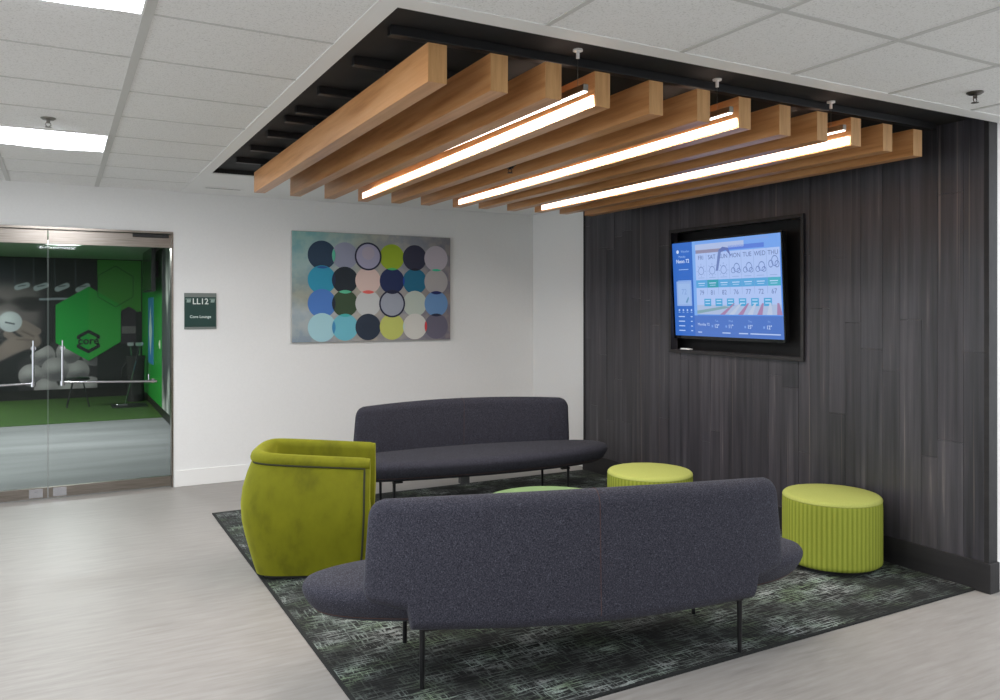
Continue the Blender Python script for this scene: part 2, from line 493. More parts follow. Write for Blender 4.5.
for k, i in enumerate((2, 5, 8)):
    x = (XN[i]+BW+XN[i+1])/2+.016
    py = (2.87, 2.88, 2.91)[k]
    names = (('third', 'fourth'), ('sixth', 'seventh'), ('ninth', 'tenth'))[k]
    t = thing('pendant_light', 'slim linear light hung on wires between the %s and %s wooden beams' % names, 'pendant light', (x, py, (2.620, 2.630, 2.643)[k]), -math.atan((XF[i]+XF[i+1]-XN[i]-XN[i+1])/7.0), 'slim linear lights between the beams')
    zo = t.location.z; tilt = 0 if k else .0115       # the first one hangs a little lower at its near end
    hs = MB().box(-.013, .013, 0, 3.2, .004, .034)
    hs.v = [(a, b_, c_+tilt*b_) for a, b_, c_ in hs.v]
    hs.build('housing', M['nickel'], t, bevel=.002)
    ls = MB().box(-.010, .010, .005, 3.195, -.001, .004)
    ls.v = [(a, b_, c_+tilt*b_) for a, b_, c_ in ls.v]
    ls.build('lens', M['pendant_lens'], t)
    ld = bpy.data.lights.new('tube', 'AREA'); ld.shape = 'RECTANGLE'; ld.size = .02; ld.size_y = 3.15
    ld.energy = PENDANT_WATTS; ld.spread = math.radians(176); ld.color = (1, .94, .87)
    lo = bpy.data.objects.new('tube', ld); C.objects.link(lo); lo.parent = t
    lo.location = (0, 1.6, -.003+tilt*1.6); lo.rotation_euler = (math.atan(tilt), 0, 0)
    for yy in ((2.935, 2.98, 3.0)[k]-py, 1.78, 3.15):
        c_ = MB().cyl((0, yy, RZ-zo), (0, yy, RZ-zo-.008), .022, n=20).cyl((0, yy, RZ-zo-.008), (0, yy, RZ-zo-.04), .008, n=12)
        co = c_.build('canopy', M['white_trim'], t, smooth=True)
        MB().cyl((0, yy, .03+tilt*yy), (0, yy, RZ-zo-.036), .0012, n=6).build('wire', M['nickel'], co)

# sprinklers
def sprinkler(x, y, z, label, mat, drop=0):
    t = thing('sprinkler_head', label, 'sprinkler', (x, y, z))
    MB().lathe([(.040, 0), (.040, -.004), (.028, -.012), (.012, -.014)], 28).build('escutcheon', mat, t, smooth=True)
    if drop: MB().cyl((0, 0, .0), (0, 0, drop), .012, n=12).build('drop_pipe', M['black'], t, smooth=True)
    MB().cyl((0, 0, -.012), (0, 0, -.030), .010, n=14).cyl((0, 0, -.004), (0, 0, -.022), .024 if drop else .010, n=20).build('body', mat, t, smooth=True)
    a = MB()
    for s in (-1, 1): a.tube([(s*.010, 0, -.028), (s*.015, 0, -.040), (s*.004, 0, -.052)], .0025)
    a.build('frame_arms', mat, t)
    MB().lathe([(.018, -.052), (.018, -.054), (.004, -.055)], 20).build('deflector', mat, t, smooth=True)
sprinkler(-.06, 5.33, CEIL, 'small sprinkler head on the tile beside the ceiling light near the glass doors', M['nickel'])
sprinkler(4.09, 2.42, CEIL-.001, 'dark sprinkler head on the white ceiling tile above the dark plank wall end', M['sprinkler'])
sprinkler(2.61, 4.62, 2.63, 'black sprinkler head hanging from the recess between the wooden beams', M['black'], RZ-2.63)

# slot diffuser in the soffit
t = thing('air_vent', 'slim slot air vent in the white soffit behind the wooden beams', 'air vent', (1.31, 7.655, CEIL-.006))
MB().box(-.17, .17, -.04, -.018, -.004, 0).box(-.17, .17, .018, .04, -.004, 0).box(-.17, -.155, -.018, .018, -.004, 0).box(.155, .17, -.018, .018, -.004, 0).build('frame', M['white_trim'], t)
MB().box(-.155, .155, -.018, .018, -.002, 0).build('slot', M['black'], t)

# ------------------------------------------------------------------ screen in its niche
t = thing('screen_niche', 'dark wood framed recess in the plank wall around the screen', 'niche', (XP, 4.83, 1.30))
f = MB()
fy0, fy1, fz0, fz1 = 4.085, 5.57, 1.290, 2.380
fw = .028
for q in ((fy0, fy1, fz0, fz0+fw), (fy0, fy1, fz1-fw, fz1), (fy0, fy0+fw, fz0+fw, fz1-fw), (fy1-fw, fy1, fz0+fw, fz1-fw)):
    f.box(-.022, -.009, q[0]-4.83, q[1]-4.83, q[2]-1.30, q[3]-1.30)
f.build('frame', M['panel_trim'], t, bevel=.002)
nb = MB()
ny0, ny1, nz0, nz1 = 4.05-4.83, 5.78-4.83, 1.27-1.30, 2.40-1.30
nb.box(.20, .21, ny0, ny1, nz0, nz1).box(.085, .20, ny0, ny1, nz0, nz0+.01).box(.085, .20, ny0, ny1, nz1-.01, nz1).box(.085, .20, ny0, ny0+.01, nz0, nz1).box(.085, .20, ny1-.01, ny1, nz0, nz1)
nb.build('lining', M['matte_black'], t)

# the television: x axis of its face runs toward -Y (left to right as seen), tilted forward
SW, SH = 1.236, .818
tv = thing('television', 'wall mounted television showing a blue weather forecast in the dark wall', 'television', (4.843, 5.553-SW/2, 1.441))
tv.rotation_euler = (0, math.radians(-3.0), 0)
MB().box(.007, .045, -SW/2-.014, SW/2+.014, -.026, SH+.014).build('casing', M['black'], tv, bevel=.003)
bz = MB()
bz.box(-.002, .008, -SW/2-.014, SW/2+.014, -.026, 0).box(-.002, .008, -SW/2-.014, SW/2+.014, SH, SH+.014)
bz.box(-.002, .008, -SW/2-.014, -SW/2, 0, SH).box(-.002, .008, SW/2, SW/2+.014, 0, SH)
bz.build('bezel', plain('gloss_black', lin(14, 15, 18), .25), tv)
MB().box(.045, .10, -.12, .12, .3, .6).build('wall_bracket', M['black'], tv)
sc = MB()
_lay = [0]
KN = ((0, 0), (.12, .035), (.165, .095), (.195, .13), (.245, .178), (.36, .32), (.465, .41), (.615, .545), (.70, .65), (.79, .77), (1, 1))
def P(s_, t_, d=0):
    if s_ > .203:
        for (a, fa), (b_, fb) in zip(KN, KN[1:]):
            if a <= t_ <= b_: t_ = fa+(fb-fa)*(t_-a)/(b_-a); break
    return (.0045-d, SW/2-s_*SW, SH*(1-t_))     # s to the right, t downward
def R(s0, t0, s1, t1, col, lay=1): sc.poly([P(s0, t0, lay*.0004), P(s1, t0, lay*.0004), P(s1, t1, lay*.0004), P(s0, t1, lay*.0004)], glow(*col))
def D(s, t, r, col, lay=3, n=14, a=.66): sc.poly([P(s+r*a*math.cos(q*2*PI/n), t+r*math.sin(q*2*PI/n), lay*.0004) for q in range(n)], glow(*col))
def ring(s, t, r, col, lay=4):
    n = 16; th = .0045
    for q in range(n):
        a, b_ = q*2*PI/n, (q+1)*2*PI/n
        sc.poly([P(s+rr*.66*math.cos(x), t+rr*math.sin(x), lay*.0004) for rr, x in ((r, a), (r, b_), (r-th*1.6, b_), (r-th*1.6, a))], glow(*col))
def T(txt, s, t, size, col, align='CENTER', lay=5, bold=0): q0 = P(s, t, lay*.0004); add_text(sc, txt, size, lambda x, y: (q0[0], q0[1]-x, q0[2]+y), glow(*col), align, bold=bold)
R(0, 0, 1, 1, (72, 132, 222), 0)
R(0, 0, .205, 1, (24, 82, 176))                                # left column
R(.205, 0, 1, .23, (112, 160, 232))
R(.205, 0, .235, .8, (120, 170, 235), 2)
R(.235, .12, .69, .165, (190, 196, 220), 2); R(.24, .165, .50, .195, (150, 128, 136), 2); R(.55, .15, .86, .185, (78, 110, 205), 2)
R(.70, .06, .90, .115, (128, 158, 222), 2)
R(.235, .195, .985, .79, (188, 204, 238), 2)                    # forecast board
for k in range(1, 7): R(.235+.107*k-.0012, .195, .235+.107*k+.0012, .63, (140, 158, 200), 3)
R(.235, .465, .985, .555, (74, 160, 206), 3); R(.345, .465, .45, .555, (24, 150, 150), 4); R(.885, .465, .985, .555, (56, 172, 176), 4)
for k, d in enumerate('FRI SAT SUN MON TUE WED THU'.split()):
    s = .289+.107*k
    T(d, s, .245, .052, (74, 84, 128)); T(str((79, 81, 82, 76, 77, 72, 67)[k]), s, .615, .056, (92, 104, 150))
    R(s-.033, .498, s+.033, .508, (214, 232, 246), 5); R(s-.028, .525, s+.028, .532, (196, 222, 240), 5)
    R(s-.03, .435, s+.03, .442, (150, 164, 205), 4)
    if k < 6: R(s+.02, .665, s+.085, .725, (44, 158, 202), 4); R(s+.03, .675, s+.075, .685, (200, 226, 240), 5); R(s+.03, .70, s+.075, .708, (200, 226, 240), 5)
    ty = .36
    if k < 3:
        ring(s, ty, .042, (110, 124, 175))
        for q in range(8):
            a = q*PI/4; sc.poly([P(s+.66*rr*math.cos(a+da), ty+rr*math.sin(a+da), .0018) for rr, da in ((.052, -.05), (.066, -.04), (.066, .04), (.052, .05))], glow(110, 124, 175))
    else:
        for dx, dy, r in ((-.02, .01, .03), (.012, -.012, .042), (.03, .014, .028)):
            ring(s+dx, ty+dy-(.04 if k == 6 else 0), r, (96, 112, 165))
# striped road graphic along the board's foot
R(.235, .715, .985, .79, (182, 192, 210), 3)
for k in range(7):
    a = .56+.062*k
    sc.poly([P(a+.02, .705, .0018), P(a+.035, .705, .0018), P(a-.06+.02*k, .79, .0018), P(a-.105+.02*k, .79, .0018)], glow(*((176, 112, 140), (206, 208, 214))[k % 2]))
sc.poly([P(.235, .76, .0018), P(.5, .725, .0018), P(.56, .735, .0018), P(.235, .785, .0018)], glow(128, 160, 150))
# a dark bent arm across the banner
sc.poly([P(.43, .36, .0022), P(.452, .36, .0022), P(.485, .2, .0022), P(.462, .18, .0022)], glow(100, 112, 160))
sc.poly([P(.462, .18, .0022), P(.485, .2, .0022), P(.53, .185, .0022), P(.58, .255, .0022), P(.55, .165, .0022), P(.5, .155, .0022)], glow(86, 94, 150))
# left column
D(.055, .095, .02, (226, 232, 244)); T('Weather', .09, .095, .03, (160, 190, 235), 'LEFT')
T('Monday', .10, .15, .028, (170, 196, 236)); T('Noon 72', .105, .20, .046, (235, 240, 250), bold=.0008)
R(.06, .285, .16, .292, (170, 196, 236), 3); R(.045, .405, .185, .413, (150, 180, 228), 3)
R(.03, .415, .185, .68, (152, 178, 222), 2)
R(.045, .44, .17, .66, (166, 190, 226), 3); T('72', .108, .53, .07, (126, 152, 205)); sc.poly([P(.12, .64, .0018), P(.15, .58, .0018), P(.155, .60, .0018), P(.135, .65, .0018)], glow(86, 138, 170))
for k in range(4): D(.05+.042*k, .725, .012, (190, 208, 240)); R(.04+.042*k, .745, .06+.042*k, .752, (150, 178, 226), 3)
for k in range(4):
    R(.04, .79+.05*k, .105, .80+.05*k, (205, 220, 244), 3); R(.165, .79+.05*k, .185, .80+.05*k, (205, 220, 244), 3)
# bottom bar
R(.205, .80, 1, 1, (58, 96, 176), 2)
T('Monday 72', .235, .885, .032, (226, 234, 248), 'LEFT')
for k, s in enumerate((.42, .55, .72, .88)):
    T('Tue Wed Thu Fri'.split()[k], s, .85, .024, (150, 180, 230)); T(('12°', '11°', '15°', '12°')[k], s, .90, .042, (226, 234, 248), bold=.0006)
    R(s-.05, .89, s-.035, .91, (120, 156, 220), 4)
for s0, s1 in ((.235, .275), (.47, .545), (.62, .70), (.72, .97)): R(s0, .955, s1, .965, (206, 216, 240), 4)
sc.build('screen', None, tv)

o = MB().box(-.02, .02, -.06, .06, 0, .012)
ro = o.build('remote_control', M['white_trim'], bevel=.004); ro.location = (4.835, 5.40, 1.318)
tag(ro, 'small white remote control lying on the ledge under the television', 'remote control')

# ------------------------------------------------------------------ painting
t = thing('painting', 'abstract canvas of overlapping coloured circles on the white wall', 'painting', (2.034, YB, 1.335))
PW, PH, PD = 1.757, 1.128, .04
MB().box(0, PW, -PD, -.002, 0, PH).build('canvas_edge', flat(178, 176, 172), t, bevel=.003)
m, nt, b = new_mat('painted_ground')
v = mapped(nt, (1, 1, 1)); sep = nt.nodes.new('ShaderNodeSeparateXYZ'); nt.links.new(v, sep.inputs[0])
nx = noise(nt, v, 3, 4); n2 = noise(nt, v, 9, 4)
xx = mth(nt, 'ADD', mth(nt, 'DIVIDE', sep.outputs[0], PW), mth(nt, 'MULTIPLY', mth(nt, 'SUBTRACT', nx, .5), .35))
c1 = ramp(nt, xx, [(.0, lin(92, 164, 178)), (.12, lin(120, 172, 182)), (.22, lin(176, 182, 184)), (.45, lin(172, 162, 148)), (.68, lin(152, 150, 156)), (.86, lin(120, 112, 122)), (1, lin(98, 84, 100))])
c2 = ramp(nt, mth(nt, 'ADD', mth(nt, 'DIVIDE', sep.outputs[2], PH), mth(nt, 'MULTIPLY', mth(nt, 'SUBTRACT', nx, .5), .3)),
          [(0, lin(148, 148, 160)), (.28, lin(196, 198, 200)), (.4, lin(168, 156, 130)), (.7, lin(150, 182, 184)), (1, lin(112, 176, 168))])
cc = mixc(nt, c1, c2, ramp(nt, xx, [(.2, (.7, .7, .7, 1)), (.6, (.1, .1, .1, 1))]))
nt.links.new(mixc(nt, cc, ramp(nt, n2, [(.4, lin(206, 196, 176)), (.6, lin(120, 130, 150))]), .22), b.inputs['Base Color'])
b.inputs['Roughness'].default_value = .7
gf = MB(); lay = [PD+.001]
gf.box(.004, PW-.004, -PD-.001, -PD, .004, PH-.004, m)
def disc(s, t_, r, mat, r0=0, n=40):
    lay[0] += .0003
    cx, cz = s*PW, (1-t_)*PH
    if r0: 
        for q in range(n):
            a, b_ = q*2*PI/n, (q+1)*2*PI/n
            gf.poly([(cx+rr*math.cos(x), -lay[0], cz+rr*math.sin(x)) for rr, x in ((r, a), (r, b_), (r0, b_), (r0, a))], mat)
    else: gf.poly([(cx+r*math.cos(q*2*PI/n), -lay[0], cz+r*math.sin(q*2*PI/n)) for q in range(n)], mat)
def lens(s0, t0, s1, t1, r, mat):
    lay[0] += .0003
    a = Vector((s0*PW, (1-t0)*PH)); b2 = Vector((s1*PW, (1-t1)*PH)); d = b2-a; L = d.length
    if L >= 2*r: return
    h = math.sqrt(r*r-L*L/4); ang = math.atan2(h, L/2); base = math.atan2(d.y, d.x); pts = []
    for q in range(11): x = base-ang+2*ang*q/10; pts.append((a.x+r*math.cos(x), a.y+r*math.sin(x)))
    for q in range(1, 10): x = base+PI-ang+2*ang*q/10; pts.append((b2.x+r*math.cos(x), b2.y+r*math.sin(x)))
    gf.poly([(p[0], -lay[0], p[1]) for p in pts], mat)
SX = (.176, .314, .456, .608, .757, .900); TY = (.210, .434, .648, .866)
cols = [[(24, 54, 80), (146, 150, 172), None, (152, 178, 32), (38, 40, 64), (178, 170, 180)],
        [(40, 152, 186), (20, 34, 46), (220, 194, 186), (18, 38, 88), (18, 106, 138), (172, 168, 168)],
        [(72, 124, 200), (52, 76, 50), (204, 206, 206), None, (190, 200, 190), (106, 148, 196)],
        [(168, 212, 222), (110, 190, 208), (34, 48, 68), (198, 204, 108), (214, 212, 206), (104, 100, 118)]]
RR = .139
for j in range(4):
    for i in range(6):
        if cols[j][i]: disc(SX[i], TY[j], RR*(1.06 if i == 0 else 1), flat(*cols[j][i]))
def cen(j, i): return SX[i], TY[j]
for j, i, c_ in ((0, 2, (166, 164, 190)), (2, 3, (160, 166, 180))):
    s, t_ = cen(j, i); disc(s, t_, RR*.98, flat(*c_)); disc(s, t_, RR*1.06, flat(26, 32, 62), RR*.93)
s, t_ = cen(0, 2); disc(s, t_-.03, RR*.5, flat(178, 170, 186))
for (a, b2, c_) in (((0, 0), (0, 1), (92, 190, 160)), ((1, 2), (2, 2), (234, 104, 98)), ((1, 1), (2, 1), (88, 190, 150)), ((0, 3), (1, 3), (70, 190, 110)), ((0, 4), (1, 4), (14, 16, 36)),
                    ((0, 5), (1, 5), (60, 190, 150)), ((1, 5), (2, 5), (16, 34, 100)), ((2, 5), (3, 5), (26, 36, 66)), ((2, 1), (3, 1), (66, 180, 180)), ((3, 0), (3, 1), (62, 140, 190)),
                    ((3, 4), (3, 5), (226, 70, 76)), ((1, 0), (1, 1), (20, 40, 76)), ((2, 0), (2, 1), (22, 34, 56)), ((1, 3), (1, 4), (24, 50, 170)), ((3, 3), (3, 4), (196, 222, 218)), ((0, 0), (1, 0), (34, 92, 160)), ((1, 3), (2, 3), (20, 28, 60))):
    A, B = cen(*a), cen(*b2); lens(A[0], A[1], B[0], B[1], RR*1.0, flat(*c_))
gf.build('painted_face', None, t)

# ------------------------------------------------------------------ room sign
t = thing('room_sign', 'small dark green room sign reading LL12 beside the glass doors', 'sign', (1.174, YB, 1.483))
MB().box(-.145, .145, -.012, -.001, 0, .344).build('backplate', flat(112, 120, 116, .4), t, bevel=.001)
sg = MB(); sg.box(-.141, .141, -.014, -.012, .022, .305, flat(8, 56, 50, .35))
def sf(x0, z0): return lambda x, y: (x0+x, -.0146, z0+y)
add_text(sg, 'LL12', .078, sf(0, .262), flat(222, 230, 226), sx=.95, bold=.001)
add_text(sg, 'Core Lounge', .036, sf(0, .118), flat(214, 226, 222), bold=.0006)
for s in (-1, 1):
    for k in range(3): sg.poly([(s*(.108+.012*(k-1))+dx, -.0146, .268+dz) for dx, dz in ((-.004, -.014), (.005, -.014), (.009, .012), (-.001, .014))], flat(150, 172, 164))
    sg.poly([(s*.108+dx, -.0146, .284+dz) for dx, dz in ((-.028, 0), (.024, 0), (.028, .006), (-.024, .006))], flat(150, 172, 164))
sg.build('lettering_panel', None, t)

# ------------------------------------------------------------------ rug
t = thing('area_rug', 'dark patterned rug with green and grey flecks under the seating', 'rug', (0, 0, 0))
x0, x1, y0, y1 = 1.09, XP-.018, 2.83, 6.88
MB().box(x0+.018, x1-.0, y0+.018, y1-.02, 0, .010).build('pile', M['rug'], t)
e = MB(); e.box(x0, x1, y0, y0+.018, 0, .009).box(x0, x0+.018, y0+.018, y1-.02, 0, .009).box(x0, x1, y1-.02, y1, 0, .009)
e.build('border', M['rug_edge'], t)
RUG = .010

# ------------------------------------------------------------------ sofas
def sofa(x, y, a, label):
    t = thing('sofa', label, 'sofa', (x, y, RUG), a, 'curved dark grey sofas')
    L, vt = 1.29, .288
    n = 96; out = []
    for q in range(n):
        th = 2*PI*q/n; cs, sn = math.cos(th), math.sin(th)
        D = .37 if sn > 0 else .395
        out.append((L*math.copysign(abs(cs)**.96, cs), math.copysign(abs(sn)**.92, sn)*D))
    rings = []
    zb, zt = .262, .435
    prof = [(.30, zb+.004), (.17, zb), (.12, zb+.004), (.075, zb+.022), (.035, zb+.055), (.012, zb+.090), (.002, zb+.115), (0, zb+.128), (.004, zb+.143), (.018, zt-.014), (.05, zt-.003), (.10, zt+.001), (.20, zt+.006), (.32, zt+.008)]
    for d, z in prof:
        rings.append([(u*(1-d/L), vt+v_*(1-d/.38), z) for u, v_ in out])
    s_ = MB().loft(rings)
    so = s_.build('seat', M['fabric'], t, smooth=True, angle=60)
    # reddish stitch line round the seat edge
    MB().tube([(u*(1-.052/L), vt+v_*(1-.052/.38), zb+.038) for u, v_ in out]+[(out[0][0]*(1-.052/L), vt, zb+.038)], .0015, 5).build('stitching', M['thread'], so)
    # backrest
    hb = 1.022
    def vc(u): return -.085+.128*(u/.98)**2
    us = sorted(set([round(-hb+2*hb*i/60, 4) for i in range(61)]+[s*x_ for s in (-1, 1) for x_ in (.815, .822, .826, .830, .834, .838, .842, .846, .852, .985, .995, 1.003, 1.010, 1.016, 1.020)]))
    def sm(x_): x_ = max(0, min(1, x_)); return x_*x_*(3-2*x_)
    rings = []; seam_out = []; seam_in = []
    for u in us:
        au = abs(u); e = max(0, au-(hb-.075))/.075
        rnd_ = 1-math.sqrt(max(0, 1-min(e, 1)**2))
        top = .828+.026*(1-(u/hb)**2)-.085*rnd_
        bot = .258+.010*sm(au/.8)+.088*sm((au-.822)/.022)+.028*sm((au-.85)/.14)+.07*(rnd_**1.7)
        th = .125*(1-.55*rnd_)-.03*sm((au-.8)/.2)
        c_ = vc(u); r = min(th*.5, .06); ring_ = []
        H_ = top-bot
        K = 8
        for (sv, sz, a0) in ((1, 1, 0), (-1, 1, 90), (-1, -1, 180), (1, -1, 270)):
            for q in range(K+1):
                an = math.radians(a0+90*q/K)
                zz = (top-r if sz > 0 else bot+r)+r*math.sin(an)
                vv = c_+sv*(th/2-r)+r*math.cos(an)
                f_ = (zz-bot)/H_
                vv += .03*(0.5-f_)*(-1)*.6 + (-.012 if sv < 0 else .012)*math.sin(PI*max(0, min(1, f_)))
                if sv > 0 and zz < .47: vv = min(vv, c_+th*.5)
                ring_.append((u*(1.006-.022*f_), vv, zz))
        rings.append(ring_)
    bo = MB().loft(rings).build('backrest', M['fabric'], t, smooth=True, angle=55)
    # vertical seam of orange thread over the middle, copied from the middle section
    mid = rings[min(range(len(us)), key=lambda i_: abs(us[i_]))]
    cz = sum(p[2] for p in mid)/len(mid); cv = sum(p[1] for p in mid)/len(mid)
    path = [(0, p[1]+(.0006 if p[1] > cv else -.0006), p[2]+(.0006 if p[2] > cz else -.0006)) for p in mid if p[2] > .3]
    path.sort(key=lambda p: -math.atan2(p[2]-.3, p[1]-cv))
    MB().tube(path, .0013, 5).build('seam', M['thread'], bo)
    # legs with a mounting plate each
    for u, v_ in ((-.777, 0), (.777, 0), (-.79, .50), (.79, .50)):
        lg = MB(); lg.cyl((u, v_, 0), (u, v_, zb+.012), .0105, .013, 14)
        lo = lg.build('leg', M['leg'], t, smooth=True)
        sgn = 1 if u < 0 else -1
        MB().box(min(u-.014*sgn, u+.07*sgn), max(u-.014*sgn, u+.07*sgn), v_-.014, v_+.014, zb-.008, zb+.006).build('mounting_plate', M['leg'], lo, bevel=.002)
    return t
sofa(2.147, 3.058, math.radians(-14.8), 'dark grey curved sofa in front, its back toward the viewer')
rear = sofa(3.208, 6.51, math.radians(180-6.15), 'dark grey curved sofa at the back, facing the viewer near the white wall')
tag(MB().box(.06, .14, .22, .29, .150, .266).build('power_box', flat(112, 112, 116, .5), rear, bevel=.004), 'small grey box hanging under the seat')

# ------------------------------------------------------------------ lime armchair
def armchair(x, y, a):
    t = thing('armchair', 'lime green velvet tub armchair on the left edge of the rug', 'armchair', (x, y, RUG), a)
    # outer plan line from the front of one arm round the back to the front of the other; chair faces +x
    def plan(th):                                  # rounded square
        cx, sx = math.cos(th), math.sin(th); p_ = 5
        k_ = (abs(cx)**p_+abs(sx)**p_)**(-1/p_)
        return Vector((-.02+.345*cx*k_*(1.0), .345*sx*k_))
    pts = []
    for q in range(12): pts.append(Vector((.38-.38*q/12, -.345)))
    for q in range(41): pts.append(plan(-PI/2-PI*q/40)+Vector((.02, 0))*(1-abs(math.cos(-PI/2-PI*q/40))))
    for q in range(12): pts.append(Vector((.38*(q+1)/12, .345)))
    n = len(pts)
    pts = [Vector((p.x-.02*(1-(p.y/.345)**2)*(1 if p.x < -.3 else 0), p.y*(1-.05*max(0, -p.x)/.36))) for p in pts]
    nor = []
    for i in range(n):
        p0, p1 = pts[max(i-2, 0)], pts[min(i+2, n-1)]
        d = (p1-p0).normalized(); v_ = Vector((d.y, -d.x))
        nor.append(v_ if v_.dot(Vector((.05, 0))-pts[i]) > 0 else -v_)
    def lift(x_): return 1+.062*max(0, min(1, (.36-x_)/.72))
    prof = [(.040, .030), (.022, .09), (.000, .16), (-.026, .25), (-.046, .34), (-.052, .43), (-.042, .52), (-.014, .61), (.010, .668), (.017, .682),
            (.008, .690), (.006, .703), (.012, .722), (.030, .738), (.054, .745), (.078, .739), (.094, .722), (.101, .70), (.102, .60), (.102, .36), (.102, .20), (.10, .03)]
    rings = []
    for i, (p, nn) in enumerate(zip(pts, nor)):
        fr = min(i, n-1-i)
        ring_ = []
        for o_, z in prof:
            q = p+nn*o_
            zz = z*(lift(p.x) if z > .1 else 1)
            if fr < 3: q.x -= .05*max(0, (.43-z)/.43)**1.3*(1 if fr == 0 else .6 if fr == 1 else .3)
            if fr == 0:
                mid_ = p+nn*.045; q = mid_+(q-mid_)*.82; zz = min(zz, .735)
                q.x = q.x-.0
            ring_.append((q.x, q.y, zz))
        rings.append(ring_)
    e0 = [(x_-0, y_, z_) for x_, y_, z_ in rings[0]]
    sh = MB().loft(rings, closed=True, cap=True).build('shell', M['velvet'], t, smooth=True, angle=50)
    def off(z):
        for (oa, za), (ob, zb_) in zip(prof, prof[1:]):
            if za <= z <= zb_: return oa+(ob-oa)*(z-za)/(zb_-za)
    # dark piping under the arm roll and down the front edge of both arms
    for s in (0, 1):
        idx = list(range(1, n//2+1)) if s == 0 else list(range(n-2, n//2-1, -1))
        i0 = idx[0]; run = []
        for k in range(14):
            z = .06+(.655-.06)*k/13
            q = pts[i0]+nor[i0]*(off(z)-.003); run.append((q.x-.05*.6*max(0, (.43-z)/.43)**1.3, q.y, z*(lift(pts[i0].x))))
        top_run = [(pts[i].x+nor[i].x*.013, pts[i].y+nor[i].y*.013, .684*lift(pts[i].x)) for i in idx if pts[i].x > -.355]
        MB().tube(run+top_run, .0065, 6).build('piping', M['piping'], sh)
    # seat cushion
    ci = [(.34, -.225), (.36, -.19), (.365, 0), (.36, .19), (.34, .225), (0, .23), (-.16, .22), (-.235, .15), (-.25, 0), (-.235, -.15), (-.16, -.22), (0, -.23)]
    rr = []
    for k_, z in ((.97, .20), (1.0, .23), (1.0, .36), (.985, .395), (.93, .415), (.6, .425)):
        rr.append([(px*k_, py*k_, z) for px, py in ci])
    MB().loft(rr).build('seat_cushion', M['velvet'], t, smooth=True, subsurf=2)
    bp = [p+nn*.075 for p, nn in zip(pts, nor)]
    MB().loft([[(p.x*.96, p.y*.96, z) for p in bp] for z in (0, .034)]).build('plinth', M['black'], t)
    MB().box(.25, .31, -.25, .25, .032, .22).build('front_rail', M['velvet'], t, bevel=.01)
    return t
armchair(1.450, 5.163, math.radians(-23))

# ------------------------------------------------------------------ poufs and table
def pouf(x, y, label, Rr=.315):
    t = thing('pouf', label, 'pouf', (x, y, RUG), 0, 'round lime poufs')
    def fl(a, z):
        k = min(1, max(0, (z-.03)/.02))*min(1, max(0, (.422-z)/.03))
        return .010*k*(abs(math.sin(a*32))-.5)
    prof = [(Rr*.96, .030), (Rr, .040), (Rr, .06)]+[(Rr, .06+.355*q/8) for q in range(1, 9)]+[(Rr, .425), (Rr-.002, .435)]
    MB().lathe(prof, 512, mat=M['lime'], flute=fl).build('body', None, t, smooth=True, angle=70)
    MB().lathe([(Rr-.004, .430), (Rr+.001, .438), (Rr-.002, .448), (Rr-.012, .457), (Rr-.03, .461), (Rr*.5, .465), (.01, .466)], 96).build('cushion_top', M['lime_top'], t, smooth=True)
    MB().lathe([(Rr-.05, 0), (Rr-.05, .034)], 64).build('base', M['black'], t)
pouf(4.437, 3.566, 'round lime pouf in front, beside the end of the grey sofa', .305)
pouf(3.875, 4.73, 'round lime pouf further back, near the dark wall below the television')
t = thing('coffee_table', 'low round table with a pale green top, mostly hidden behind the front sofa', 'coffee table', (2.90, 4.585, RUG))
MB().lathe([(.44, .345), (.455, .352), (.455, .366), (.448, .372), (.01, .372)], 96).build('table_top', M['green_top'], t, smooth=True)
MB().lathe([(.045, .012), (.045, .345)], 32).build('pedestal', M['leg'], t, smooth=True)
MB().lathe([(.27, 0), (.27, .008), (.05, .014)], 64).build('base_plate', M['leg'], t, smooth=True)

